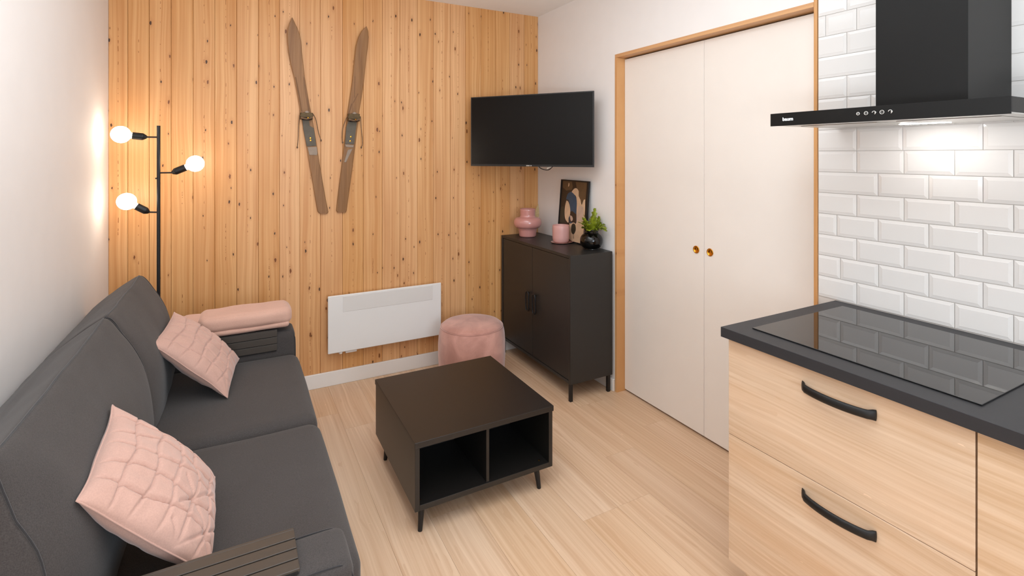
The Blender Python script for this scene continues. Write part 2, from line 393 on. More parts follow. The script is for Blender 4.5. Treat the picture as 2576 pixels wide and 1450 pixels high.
for i in range(7): rows.append((zb+p*i, zb+p*(i+1)-0, 'A' if i % 2 == 0 else ('C' if i == 1 else ('D' if i == 5 else 'B'))))
rows[5] = (rows[5][0], rows[5][1], 'D'); rows[1] = (rows[1][0], rows[1][1], 'E')
rows.append((1.516, 1.602, 'F')); rows.append((1.602, 1.643, 'A'))
for i, t in enumerate(('G', 'H', 'I', 'H', 'J', 'H', 'J', 'H', 'J', 'H', 'J', 'H')):
    z0 = 1.643+p*i
    if z0 > H-.01: break
    rows.append((z0, min(z0+p, H), t))
J = {'A': rowsA, 'B': rowsB, 'C': [1.044, .884, .737], 'D': [1.044, .884, .737], 'E': [1.18, 1.042, .884, .737], 'F': [1.119, .963, .737, .587],
     'G': [1.155, 1.069, .92, .77, .62], 'H': [1.155, 1.0, .85, .70, .55], 'I': [1.03, .88, .73, .58], 'J': [1.238, 1.119, .969, .82, .67]}
for z0, z1, t in rows:
    js = fill(J[t]); ys = [YT]+js
    for a, b in zip(ys, ys[1:]): tile(b, a, z0, z1, flat0=(a == YT))
# baseboards
tag(box('baseboard_back', 'trimwhite', XL, XR-.02, YB-.015, YB-.0005, 0, .092, bevel=.003), 'white baseboard under the pine boards', kind='structure')
tag(box('baseboard_right', 'trimwhite', XR-.015, XR-.0005, 2.558, YB-.016, 0, .075, bevel=.003), 'white baseboard beside the door frame', kind='structure')
tag(box('baseboard_left', 'trimwhite', XL+.0005, XL+.015, YF, YB-.016, 0, .08, bevel=.003), 'white baseboard on the left wall', kind='structure')
# door frame
tag(box('trim_1', 'frameh', XR-.004, XR+.10, 1.284, 2.554, 2.115, 2.136, bevel=.001), 'pine head of the sliding door frame', kind='structure')
tag(box('trim_2', 'frame', XR-.004, XR+.10, 2.536, 2.5545, 0, 2.1145, bevel=.001), 'left pine jamb of the sliding doors', kind='structure')
tag(box('trim_3', 'frame', XR-.004, XR+.10, 1.2695, 1.2835, 0, H-.001, bevel=.001), 'right pine post between doors and tiles', kind='structure')
box_dark = box('door_void_shade', 'dark_gap', XR+.085, XR+.2, 1.27, 2.554, .0, 2.134); tag(box_dark, 'near-black block for the shade behind the sliding doors', kind='structure')  # solid block coloured near-black as the shade behind the door leaves
def sliding(name, y0, y1, label):
    d = box(name, 'door', XR+.060, XR+.082, y0, y1, .012, 2.107, bevel=.0015); tag(d, label, kind='structure'); return d
d1 = sliding('door_1', 1.9085, 2.5345, 'left white sliding door leaf with brass cup pull')
d2 = sliding('door_2', 1.2845, 1.9065, 'right white sliding door leaf with brass cup pull')
for d, y in ((d1, 1.957), (d2, 1.866)):
    bm = bmesh.new(); R = .0205
    prof = [(.0, R*.9), (-.002, R), (-.004, R*.98), (-.005, R*.9), (-.0045, R*.78), (.0, R*.66), (.003, R*.45), (.004, .0001)]
    lathe(bm, prof, (XR+.0598, y, .992), (1, 0, 0), 32, cap0=True, cap1=False)
    add('flush_pull', bm, 'brass', d, smooth=True)

# ================================================================== COFFEE TABLE
ct = empty('coffee_table', (.93, 2.27, 0), 'black square coffee table with two open compartments', 'table')
x0, x1, y0, y1, zt, zb_ = .617, 1.256, 1.952, 2.597, .370, .095
box('tabletop', 'black', x0-.003, x1+.003, y0-.006, y1+.003, zt-.024, zt, ct, bevel=.0015)
box('side_panel', 'black', x0, x0+.019, y0, y1, zb_, zt-.0245, ct, bevel=.001)
box('side_panel', 'black', x1-.019, x1, y0, y1, zb_, zt-.0245, ct, bevel=.001)
box('bottom_panel', 'black', x0+.0195, x1-.0195, y0, y1, zb_, zb_+.022, ct, bevel=.001)
box('divider', 'black', .929, .942, y0+.006, y1-.28, zb_+.0225, zt-.025, ct)
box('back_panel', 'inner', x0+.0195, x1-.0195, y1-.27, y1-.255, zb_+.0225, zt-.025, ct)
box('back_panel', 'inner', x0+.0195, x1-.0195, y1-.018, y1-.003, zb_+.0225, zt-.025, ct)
for sx, lx in ((-1, x0+.028), (1, x1-.068)):
    for sy, ly in ((-1, y0+.03), (1, y1-.085)):
        bm = bmesh.new(); tx, ty = lx, ly
        tube(bm, [(tx+(.008 if sx < 0 else .0), ty, zb_), (lx-(.0 if sx < 0 else -.012), ly-.006*(-sy), .0)], [.0135, .009], 16)
        add('leg', bm, 'blackmetal', ct, smooth=False)
for x, y in ((x0+.03, y0+.035), (x1-.05, y0+.035)):
    bm = bmesh.new(); lathe(bm, [(0, .0035), (.0012, .0035), (.0018, .002)], (x, y, zb_+.022), (0, 0, 1), 12); add('screw_cap', bm, 'brass', ct)

# ================================================================== SIDEBOARD CABINET
cb = empty('cabinet', (1.93, 3.02, 0), 'tall black two-door metal cabinet in the corner', 'cabinet')
cx0, cx1, cy0, cy1, cz0, cz1 = 1.776, 2.097, 2.560, 3.478, .108, .889
box('side_panel', 'cabinet', cx0, cx1, cy0, cy0+.02, cz0, cz1-.0005, cb, bevel=.0015)
box('side_panel', 'cabinet', cx0, cx1, cy1-.02, cy1, cz0, cz1-.0005, cb, bevel=.0015)
box('top_panel', 'cabinet', cx0, cx1, cy0+.0205, cy1-.0205, cz1-.018, cz1, cb, bevel=.001)
box('bottom_panel', 'cabinet', cx0, cx1, cy0+.0205, cy1-.0205, cz0, cz0+.018, cb, bevel=.001)
box('back_panel', 'cabinet', cx1-.012, cx1-.002, cy0+.0205, cy1-.0205, cz0+.0185, cz1-.0185, cb)
ym = (cy0+cy1)/2
for a, b, hy in ((cy0+.0225, ym-.0015, ym-.045), (ym+.0015, cy1-.0225, ym+.045)):
    d = box('door', 'cabinet', cx0+.004, cx0+.02, a, b, cz0+.021, cz1-.021, cb, bevel=.001)
    bm = bmesh.new(); pts = []
    for k in range(32):
        t = 2*PI*k/32; c, s = math.cos(t), math.sin(t)
        pts.append((cx0-.012, hy+.019*math.copysign(abs(c)**.6, c), .492+.066*math.copysign(abs(s)**.45, s)))
    tube(bm, pts, .0052, 8, close=True)
    for z in (.436, .548): tube(bm, [(cx0-.012, hy, z), (cx0+.0035, hy, z)], .004, 8)
    add('handle', bm, 'blackmetal', d, smooth=True)
for lx in (cx0+.014, cx1-.02):
    for ly in (cy0+.018, cy1-.02):
        box('leg', 'blackmetal', lx-.010, lx+.010, ly-.010, ly+.010, 0, cz0-.0003, cb, bevel=.002)

# ================================================================== OTTOMAN
pf = empty('ottoman', (1.372, 3.115, 0), 'round pink velvet ottoman in front of the radiator end', 'ottoman')
bm = bmesh.new()
prof = [(0, .190), (.006, .198), (.03, .207), (.10, .2165), (.18, .221), (.26, .221), (.32, .217), (.352, .212), (.368, .206), (.374, .2035)]
n = 72; rings = []
for t, r in prof:
    rings.append([bm.verts.new((1.372+math.cos(a)*r*(1+.006*noise.noise((math.cos(a)*2.5, math.sin(a)*2.5, t*7))), 3.115+math.sin(a)*r*(1+.006*noise.noise((math.cos(a)*2.5+5, math.sin(a)*2.5, t*7))), t)) for a in [2*PI*k/n for k in range(n)]])
for a, b in zip(rings, rings[1:]):
    for k in range(n): bm.faces.new((a[k], a[(k+1) % n], b[(k+1) % n], b[k]))
bm.faces.new(rings[0][::-1])
add('body', bm, 'velvet', pf, smooth=True)
bm = bmesh.new()
lathe(bm, [(.3735, .2030), (.380, .199), (.390, .188), (.398, .165), (.403, .12), (.405, .06), (.4055, .001)], (1.372, 3.115, 0), (0, 0, 1), 72, cap0=True, cap1=False)
add('seat', bm, 'velvet', pf, smooth=True)
bm = bmesh.new(); tube(bm, [(1.372+.2045*math.cos(a), 3.115+.2045*math.sin(a), .3735) for a in [2*PI*k/72 for k in range(72)]], .0028, 8, close=True)
add('piping', bm, 'velvet', pf, smooth=True)

# ================================================================== RADIATOR
rd = empty('radiator', (.891, 3.46, .23), 'flat white electric panel heater on the pine wall', 'radiator')
box('panel', 'radiator', .511, 1.271, 3.420, 3.432, .231, .599, rd, bevel=.005, seg=3)
box('inset_panel', 'radiator2', .603, 1.207, 3.4185, 3.4215, .489, .588, rd, bevel=.0012)
box('body', 'radiator', .535, 1.247, 3.432, 3.475, .25, .585, rd, bevel=.003)
box('mounting_bracket', 'radiator', .62, .66, 3.475, 3.4995, .30, .54, rd); box('mounting_bracket', 'radiator', 1.12, 1.16, 3.475, 3.4995, .30, .54, rd)
bm = bmesh.new(); lathe(bm, [(0, .012), (.03, .012), (.033, .009)], (.592, 3.44, .250), (0, 0, -1), 20); add('thermostat_knob', bm, 'radiator', rd)
box('control_box', 'radiator', .622, .694, 3.436, 3.46, .214, .249, rd, bevel=.003)

# ================================================================== TELEVISION
A = Vector((1.480, 3.376, 0)); Bv = Vector((2.020, 2.650, 0)); u = (Bv-A).normalized(); nrm = Vector((-u.y, u.x, 0))
if nrm.y > 0: nrm = -nrm
wtv = (Bv-A).length; T0, T1 = 1.421, 1.912
tv = empty('television', (A.x+.27, A.y-.36, 1.421), 'black flat television mounted across the corner above the cabinet', 'television')
def obox(bm, a, b, d0, d1, z0, z1, o=A):
    """box in the television's own frame: a,b along the screen, d toward the room"""
    v = [bm.verts.new(o+u*s+nrm*d+Vector((0, 0, z))) for s in (a, b) for d in (d0, d1) for z in (z0, z1)]
    for f in ((0, 1, 3, 2), (4, 6, 7, 5), (0, 4, 5, 1), (2, 3, 7, 6), (0, 2, 6, 4), (1, 5, 7, 3)): bm.faces.new([v[i] for i in f])
bm = bmesh.new(); obox(bm, 0, wtv, -.012, -.001, T0, T1); obox(bm, .09, wtv-.09, -.035, -.012, T0+.05, T1-.12); add('housing', bm, 'bezel', tv)
bm = bmesh.new()
obox(bm, 0, wtv, -.001, .002, T0, T0+.014); obox(bm, 0, wtv, -.001, .002, T1-.007, T1)
obox(bm, 0, .008, -.001, .002, T0+.014, T1-.007); obox(bm, wtv-.008, wtv, -.001, .002, T0+.014, T1-.007)
add('bezel', bm, 'bezel', tv)
bm = bmesh.new(); obox(bm, .008, wtv-.008, -.001, .0008, T0+.014, T1-.007); add('screen', bm, 'screen', tv)
bm = bmesh.new(); obox(bm, .432, .458, .002, .003, T0+.003, T0+.009); obox(bm, .464, .472, .002, .003, T0+.003, T0+.009); add('emblem', bm, 'chrome', tv, bevel=.001)
mid = A+u*(wtv/2)
bm = bmesh.new(); obox(bm, wtv/2-.1, wtv/2+.1, -.045, -.035, T0+.17, T0+.33)
tube(bm, [mid-nrm*.04+Vector((0, 0, 1.67)), (2.00, 3.30, 1.67), (2.098, 3.36, 1.67)], .014, 12)
bx(bm, 2.098, 2.1155, 3.28, 3.44, 1.57, 1.77)
add('wall_mount', bm, 'blackmetal', tv)
bm = bmesh.new()
c0 = A+u*.50-nrm*.03; c1 = A+u*.64-nrm*.03
tube(bm, smooth_path([c0+Vector((0, 0, T0+.03)), c0+u*.015+Vector((0, 0, T0-.004)), c0+u*.05+Vector((0, 0, T0-.020)), c0+u*.09+Vector((0, 0, T0-.018)), c1+Vector((0, 0, T0+.03))]), .0028, 8)
add('cable', bm, 'blackmetal', tv, smooth=True)
bm = bmesh.new(); tube(bm, [c0+u*.075+nrm*.005+Vector((0, 0, T0-.012)), c0+u*.11+nrm*.005+Vector((0, 0, T0+.006))], .005, 8); add('light_patch', bm, 'white_plastic', tv)  # white rod modelled for the small patch of light by the cable

# ================================================================== SKIS
YS = YB-.001
def ski(name, label, outline, plate, heel, toe, cords, slots, extra, carve, tilt):
    xs_ = [p_[0] for p_ in outline]; zs_ = [p_[1] for p_ in outline]
    o = empty(name, (sum(xs_)/len(xs_), YS, min(zs_)), label, 'ski', 'old skis on the pine wall')
    n = len(outline)//2; L_ = outline[:n]; R_ = outline[n:][::-1]
    ztip = max(zs_)
    bm = bmesh.new(); st = []
    for (a, b) in zip(L_, R_):
        bend = max(0, (b[1]-(ztip-.38))/.38)**2*.035      # the tip turns up, away from the wall
        th = .011; e = .003
        def P(q, y): return bm.verts.new((q[0], y, q[1]))
        c = ((a[0]+b[0])/2, (a[1]+b[1])/2); ins = min(.004, (b[0]-a[0])*.3)
        ai = (a[0]+ins, a[1]); bi = (b[0]-ins, b[1])
        yb = YS-.004-bend; yf = yb-th
        st.append([P(a, yb), P(a, yf+e), P(ai, yf), P(c, yf-.0015), P(bi, yf), P(b, yf+e), P(b, yb)])
    for s, t in zip(st, st[1:]):
        for i in range(7): bm.faces.new((s[i], s[(i+1) % 7], t[(i+1) % 7], t[i]))
    bm.faces.new(st[0]); bm.faces.new(st[-1][::-1])
    add('ski_body', bm, 'ski', o)
    yf = YS-.0155
    def flat(nm, poly, mat, th, yy=None):
        bm = bmesh.new(); q = yf-.0005 if yy is None else yy; prism(bm, poly, 1, q-th, q); return add(nm, bm, mat, o, bevel=0 if nm == 'worn_strip' else .0008, seg=1)
    for c in carve: flat('worn_strip', c, 'skidark', .0012)
    flat('foot_plate', plate, 'rubber', .004)
    flat('heel_plate', heel, 'greymetal', .003)
    if extra: flat('metal_strip', extra, 'greymetal', .002)
    for s in slots: 
        bm = bmesh.new(); lathe(bm, [(0, .0055), (.0015, .005), (.002, .002)], (s[0], yf-.0045, s[1]), (0, -1, 0), 12); add('rivet', bm, 'brass', o)
    ws_ = (toe[0]+toe[1])/2; box('toe_slot', 'dark_gap', toe[0]+.012, toe[1]-.012, yf-.012, yf-.004, toe[3]-.004, toe[3]+.016, o)
    # toe iron: raised cheeks, a bar and a buckle
    xa, xb, za, zb2 = toe
    bm = bmesh.new()
    bx(bm, xa, xa+.010, yf-.034, yf+.006, zb2, za-.006); bx(bm, xb-.010, xb, yf-.034, yf+.006, zb2, za-.006)
    prism(bm, [(xa-.004, zb2+.022), (xa+.006, za-.010), ((xa+xb)/2, za), (xb-.004, za-.008), (xb+.004, zb2+.022), (xb-.006, zb2+.012), (xa+.006, zb2+.012)], 1, yf-.038, yf-.030)
    add('toe_iron', bm, 'oldiron', o, bevel=.0015, seg=1)
    bm = bmesh.new(); tube(bm, smooth_path([(xa+.004, yf-.036, zb2+.010), ((xa+xb)/2, yf-.046, zb2+.002), (xb-.004, yf-.036, zb2+.012)]), .006, 8); add('toe_strap', bm, 'leather', o)
    bm = bmesh.new(); prism(bm, [((xa+xb)/2-.014, za-.004), ((xa+xb)/2, za+.006), ((xa+xb)/2+.016, za-.004), ((xa+xb)/2, za-.008)], 1, yf-.042, yf-.036); add('buckle', bm, 'greymetal', o)
    bm = bmesh.new(); lathe(bm, [(0, .005), (.006, .005), (.008, .002)], ((xa+xb)/2+.006, yf-.046, zb2+.008), (0, -1, 0), 10); add('rivet', bm, 'brass', o)
    for c in cords:
        bm = bmesh.new(); pts = smooth_path([(p_[0], yf-.020+.0035*i if i else yf-.026, p_[1]) for i, p_ in enumerate(c)])
        tube(bm, pts, .0024, 8); e = pts[-1]; tube(bm, [e+Vector((0, 0, .006)), e, e-Vector((0, 0, .008))], [.002, .0055, .003], 8)
        add('cord', bm, 'leather', o, smooth=True)
    return o
SL = [(.3015, 2.352), (.289, 2.321), (.281, 2.288), (.277, 2.25), (.279, 2.205), (.285, 2.141), (.298, 2.068), (.316, 1.995), (.333, 1.904), (.347, 1.821), (.356, 1.756), (.371, 1.681), (.387, 1.588), (.4, 1.495), (.415, 1.4), (.431, 1.306), (.445, 1.211), (.459, 1.135), (.471, 1.123),
      (.516, 1.12), (.524, 1.131), (.509, 1.208), (.493, 1.304), (.477, 1.4), (.463, 1.494), (.45, 1.589), (.435, 1.683), (.422, 1.758), (.409, 1.823), (.395, 1.907), (.381, 2.0), (.373, 2.074), (.364, 2.148), (.359, 2.213), (.35, 2.259), (.336, 2.294), (.32, 2.325), (.3065, 2.353)]
SR = [(.757, 2.352), (.728, 2.32), (.709, 2.279), (.695, 2.219), (.688, 2.149), (.68, 2.061), (.673, 1.982), (.659, 1.884), (.644, 1.786), (.635, 1.688), (.625, 1.591), (.614, 1.494), (.603, 1.398), (.591, 1.301), (.58, 1.205), (.573, 1.138), (.58, 1.125),
      (.633, 1.122), (.638, 1.135), (.647, 1.203), (.66, 1.3), (.673, 1.397), (.685, 1.494), (.697, 1.592), (.709, 1.69), (.719, 1.789), (.735, 1.888), (.749, 1.987), (.757, 2.067), (.765, 2.156), (.773, 2.226), (.776, 2.286), (.771, 2.325), (.7605, 2.353)]
ski('ski', 'left old wooden ski, leaning left, two long cords, blunt foot plate', SL,
    [(.366, 1.724), (.372, 1.660), (.393, 1.553), (.449, 1.559), (.434, 1.672), (.41, 1.685), (.405, 1.73)], [(.397, 1.549), (.408, 1.500), (.452, 1.498), (.457, 1.512), (.452, 1.552)], (.352, .425, 1.772, 1.724),
    [[(.349, 1.75), (.343, 1.685), (.341, 1.607), (.336, 1.549)], [(.424, 1.764), (.445, 1.725), (.462, 1.641), (.477, 1.594)]], [(.414, 1.607), (.415, 1.592)], None,
    [[(.3235, 1.99), (.330, 1.99), (.355, 1.85), (.366, 1.775), (.359, 1.775), (.343, 1.88)], [(.373, 1.995), (.378, 1.99), (.404, 1.835), (.412, 1.77), (.404, 1.77), (.384, 1.88)], [(.300, 2.30), (.304, 2.30), (.309, 2.21), (.306, 2.21)]], 0)
ski('ski', 'right old wooden ski, leaning right, foot plate with bright rivets', SR,
    [(.649, 1.722), (.635, 1.683), (.627, 1.572), (.684, 1.571), (.702, 1.716)], [(.627, 1.570), (.683, 1.565), (.679, 1.548), (.633, 1.553)], (.642, .716, 1.776, 1.722),
    [[(.638, 1.757), (.611, 1.676), (.606, 1.612), (.611, 1.583)], [(.721, 1.755), (.728, 1.679), (.737, 1.581), (.730, 1.551)]], [(.664, 1.620), (.660, 1.592)], [(.676, 1.542), (.645, 1.533), (.621, 1.452), (.634, 1.452)],
    [[(.668, 1.84), (.674, 1.838), (.652, 1.765), (.646, 1.768)], [(.676, 1.842), (.681, 1.842), (.712, 1.905), (.709, 1.91)], [(.689, 2.02), (.693, 2.02), (.688, 1.88), (.684, 1.88)]], 0)

# ================================================================== FLOOR LAMP
lp = empty('floor_lamp', (-.364, 3.28, 0), 'slim black floor lamp with three bare lit bulbs', 'lamp')
bm = bmesh.new(); lathe(bm, [(0, .125), (.012, .125), (.018, .118), (.02, .02)], (-.364, 3.28, 0), n=40); add('base', bm, 'blackmetal', lp)
bm = bmesh.new(); tube(bm, [(-.364, 3.28, .018), (-.364, 3.28, 1.655)], .0085, 16); add('pole', bm, 'blackmetal', lp)
for zz, joint, s0, s1, bc in ((1.594, (-.364, 3.28, 1.594), (-.418, 3.28, 1.594), (-.476, 3.28, 1.600), (-.525, 3.28, 1.605)),
                             (1.405, (-.364, 3.28, 1.405), (-.302, 3.28, 1.405), (-.243, 3.28, 1.432), (-.198, 3.28, 1.452)),
                             (1.196, (-.364, 3.28, 1.196), (-.408, 3.28, 1.199), (-.459, 3.28, 1.232), (-.502, 3.28, 1.257))):
    j, a, b, c = [Vector(t) for t in (joint, s0, s1, bc)]
    bm = bmesh.new(); tube(bm, [j, a], .0042, 10); add('arm', bm, 'blackmetal', lp)
    d = (b-a).normalized(); Ls = (b-a).length
    bm = bmesh.new(); lathe(bm, [(-.004, .006), (0, .010), (.012, .0175), (.016, .0185), (Ls, .0185), (Ls, .015)], a, d, 24)
    so = add('lamp_socket', bm, 'blackmetal', lp)
    R = .0435; q = (c-b).length
    prof = [(.001, .014), (.008, .0155)]
    for k in range(1, 15):
        t = -math.cos(PI*(.18+.82*k/14)); prof.append((q+R*t, R*math.sqrt(max(0, 1-t*t))))
    prof = [p_ for i, p_ in enumerate(prof) if i < 2 or p_[0] > .012]
    bm = bmesh.new(); lathe(bm, prof, b, d, 32, cap1=False); add('bulb', bm, 'bulb', lp, smooth=True, label='glowing white globe bulb')
bm = bmesh.new(); lathe(bm, [(0, .004), (.006, .004)], (-.372, 3.275, 1.376), (-1, -.3, 0), 10); add('screw', bm, 'blackmetal', lp)

# ================================================================== SOFA
sf = empty('sofa', (-.15, 2.17, 0), 'charcoal grey two-seat fabric sofa along the left wall', 'sofa')
SY0, SY1, SM = 1.362, 2.965, 2.168
add('base', round_box(-.585, .262, SY0-.10, SY1+.10, .06, .285, .02, 8), 'sofa', sf, smooth=True)
for y0, y1, s in ((SY0, SM-.002, 1), (SM+.002, SY1, 2)):
    bmc = round_box(-.50, .290 if s == 2 else .292, y0, y1, .285, .452, .05, 26, crown=(.004, .0, .008), wob=.003, seed=s*9, wscale=4)
    add('seat_cushion', bmc, 'sofa', sf, smooth=True)
# back cushions: a swept section with a ridge seam
SEC = [(-.600, .40), (-.603, .60), (-.602, .745), (-.588, .785), (-.545, .828), (-.490, .876), (-.435, .915), (-.412, .926), (-.392, .915), (-.362, .868), (-.325, .805), (-.296, .735), (-.280, .66), (-.270, .57), (-.266, .49), (-.268, .458), (-.30, .452)]
def back(y0, y1, seed, pinch=.012):
    P = [Vector((x, 0, z)) for x, z in SEC]; sec = smooth_path([p_ for p_ in P], 3); cen = Vector((-.45, 0, .65))
    bm = bmesh.new(); N_ = 44; rr = []
    for i in range(N_+1):
        t = i/N_; t = .5-.5*math.cos(PI*t); y = y0+(y1-y0)*t
        e = min(y-y0, y1-y)/.04; e = min(1, e); f = .955+.045*math.sqrt(max(0, 1-(1-e)**2))
        mid_ = 1-(2*t-1)**4
        ring = []
        for q in sec:
            p_ = cen+(q-cen)*f
            if q.z < .5: p_.z = q.z
            bulge = .016*mid_*math.exp(-((q.z-.62)/.16)**2)*(1 if q.x > -.42 else 0)
            sag = -.008*mid_ if q.z > .86 else 0
            if q.x > -.41: bulge -= pinch*max(0, 1-(y-y0)/.16)**2*min(1, (.93-q.z)/.12)
            v = Vector((p_.x+bulge, y, p_.z+sag))
            v += Vector(noise.noise_vector(v*5+Vector((seed, 3, 1))))*.005
            v += Vector(noise.noise_vector(v*16+Vector((seed, 9, 1))))*.0015
            v.x = max(v.x, -.606)
            ring.append(bm.verts.new(v))
        rr.append(ring)
    m = len(rr[0])
    for a, b in zip(rr, rr[1:]):
        for k in range(m): bm.faces.new((a[k], a[(k+1) % m], b[(k+1) % m], b[k]))
    for ring, s in ((rr[0], 1), (rr[-1], -1)):
        c = sum((v.co for v in ring), Vector())/m + Vector((0, -.012*s, 0)); cv = bm.verts.new(c)
        for k in range(m): bm.faces.new((ring[k], ring[(k+1) % m], cv))
    # seam lines lie on the surface: along the ridge and down the front edge of each end
    iz = max(range(m), key=lambda k: rr[N_//2][k].co.z)
    seam = [r[iz].co.copy()+Vector((0, 0, .0008)) for r in rr]
    e0 = [rr[2][k].co.copy()+Vector((.0012, 0, 0)) for k in range(iz, m-2)]
    e1 = [rr[-3][k].co.copy()+Vector((.0012, 0, 0)) for k in range(iz, m-2)]
    o = add('back_cushion', bm, 'sofa', sf, smooth=True)
    b2 = bmesh.new(); tube(b2, seam, .0024, 6); tube(b2, e0, .0022, 6); tube(b2, e1, .0022, 6); add('piping', b2, 'sofadark', o, smooth=True)
back(1.300, 2.285, 1, .045); back(2.292, 3.02, 40)
for y0, y1, xf in ((1.205, SY0-.002, .240), (SY1+.002, 3.125, .276)):
    bmc = round_box(-.585, xf, y0, y1, .06, .568, .028, 16, crown=(.008, .004, .002), wob=.002, seed=y0, wscale=5)
    a = add('armrest', bmc, 'sofa', sf, smooth=True)
    b2 = bmesh.new()
    for yy in (y0+.012, y1-.012): tube(b2, smooth_path([(-.5, yy, .5645), (.0, yy, .5645), (xf-.058, yy, .5635), (xf-.021, yy, .555), (xf-.004, yy, .53), (xf+.0025, yy, .47), (xf+.003, yy, .12)], 4), .0022, 6)
    add('piping', b2, 'sofadark', a, smooth=True)
for x in (-.5, .2):
    for y in (1.3, 3.04):
        bm = bmesh.new(); lathe(bm, [(0, .018), (.0605, .024)], (x, y, 0), n=16); add('leg', bm, 'blackmetal', sf)
# slatted trays hugging the armrests
def tray(label, xa, xb, yin, sgn):
    """yin: inner edge of the armrest, sgn: direction from the seat toward the outside of the arm"""
    t = empty('armrest_tray', ((xa+xb)/2, yin, .57), label, 'tray', 'slatted trays over the sofa arms')
    y = yin-sgn*.009
    w_ = .0345; z0 = .5725
    for i in range(4):
        a = y+sgn*(i*w_+.0021); b = y+sgn*((i+1)*w_-.0021); bm = bmesh.new(); bx(bm, xa, xb, min(a, b), max(a, b), z0, z0+.009)
        add('slat', bm, 'tray', t, bevel=.0012)
    for i in range(3):
        z1 = z0+.0075-i*.0365; bm = bmesh.new(); a = y; b = y-sgn*.008; bx(bm, xa, xb, min(a, b), max(a, b), z1-.0335, z1); add('slat', bm, 'tray', t, bevel=.0012)
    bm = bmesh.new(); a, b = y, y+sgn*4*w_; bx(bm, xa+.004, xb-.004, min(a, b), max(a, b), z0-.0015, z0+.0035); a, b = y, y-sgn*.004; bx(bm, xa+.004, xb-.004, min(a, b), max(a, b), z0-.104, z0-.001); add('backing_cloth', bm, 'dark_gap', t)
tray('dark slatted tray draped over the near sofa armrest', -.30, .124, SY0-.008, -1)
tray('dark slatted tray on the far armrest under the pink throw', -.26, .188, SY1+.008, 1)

# ================================================================== PILLOWS
def pillow(label, A_, B_, C_, D_, th, kind, seed):
    A_, B_, C_, D_ = [Vector(v) for v in (A_, B_, C_, D_)]
    cen = (A_+B_+C_+D_)/4; ex = ((D_-A_)+(C_-B_))/4; ey = ((A_-B_)+(D_-C_))/4; nz = ex.cross(ey).normalized()
    if nz.z < 0: nz = -nz
    root = empty('throw_pillow', cen, label, 'cushion', 'quilted blush cushions on the sofa')
    n = 110; S = ex.length
    def shape(u_, v_, side):
        cu = 1-.055*(1-u_*u_)*abs(v_)**3; cv_ = 1-.055*(1-v_*v_)*abs(u_)**3
        x = u_*cv_; y = v_*cu
        env = ((1-u_**2)*(1-v_**2)); t = th*max(env, 0)**.48
        gd = 0
        def line(d, w=.016): return math.exp(-(d/w)**2)
        if side > 0:
            if kind == 'grid':
                for g in (-.66, -.34, -.02, .30, .62): gd += line(u_-g-.03*math.sin(v_*5+g*7))+1.7*line(v_-g-.03*math.sin(u_*4+g*9))
            else:
                for g in (-.66, -.33, 0., .33, .66): gd += line(u_-g-.035*math.sin(v_*6+g*7))
                for g in (-.66, -.33, 0., .33, .66): gd += 1.7*line(v_-g-.035*math.sin(u_*5+g*9))
                # the lower corner is stitched in radiating triangles
                if u_ > .1 and v_ < .1:
                    a_ = (u_+v_)*.707; 
                    for g in (-.47, 0, .47): gd += .8*line(a_-g)
                    b_ = (u_-v_)*.707
                    for g in (.47, .94): gd += .8*line(b_-g)
            m_ = max(0, 1-max(abs(u_), abs(v_))**8)
            gd = min(gd, 1.8)*m_
        wr_ = noise.noise(Vector((u_*2.2+seed, v_*2.2, side)))*.006+noise.noise(Vector((u_*6+seed, v_*6, side*3)))*.0028
        # gathers running in from the corner
        r_ = math.hypot(1-u_, 1+v_)
        wr_ += .004*math.sin(math.atan2(1+v_, 1-u_)*14)*math.exp(-(r_/.55)**2)*min(1, r_*3)
        t = max(0, t*(1+.0)-gd*.0095*(1 if t > .012 else t/.012)+wr_*min(1, env*5))
        return cen+ex*x+ey*y+nz*side*t+Vector(noise.noise_vector(Vector((u_*1.5, v_*1.5, seed))))*.006
    for side, nm in ((1, 'quilted_front'), (-1, 'back_cover')):
        bm = bmesh.new(); k_ = n if side > 0 else 40
        ss = [math.sin(PI/2*(-1+2*i/k_)) if False else (-1+2*i/k_) for i in range(k_+1)]
        ss = [s*(1.0) for s in ss]; ss = [math.copysign(1-(1-abs(s))**1.25, s) for s in ss]
        g = [[bm.verts.new(shape(a, b, side)) for b in ss] for a in ss]
        for i in range(k_):
            for j in range(k_): bm.faces.new((g[i][j], g[i+1][j], g[i+1][j+1], g[i][j+1]))
        add(nm, bm, 'pillow', root, origin=cen, smooth=True)
    pts = []
    E_ = [(-1+2*i/40, -1) for i in range(40)]+[(1, -1+2*i/40) for i in range(40)]+[(1-2*i/40, 1) for i in range(40)]+[(-1, 1-2*i/40) for i in range(40)]
    bm = bmesh.new(); tube(bm, [shape(a, b, 1) for a, b in E_], .0022, 6, close=True); add('piping', bm, 'pillow', root, origin=cen, smooth=True)
pillow('blush cushion at the far end of the sofa, stitched in squares', (-.260, 2.877, .762), (-.303, 2.503, .736), (-.033, 2.49, .469), (.010, 2.865, .495), .062, 'grid', 3)
pillow('near blush cushion with star stitching beside the front armrest tray', (-.301, 1.777, .806), (-.301, 1.40, .763), (-.058, 1.433, .475), (-.058, 1.81, .516), .066, 'star', 11)

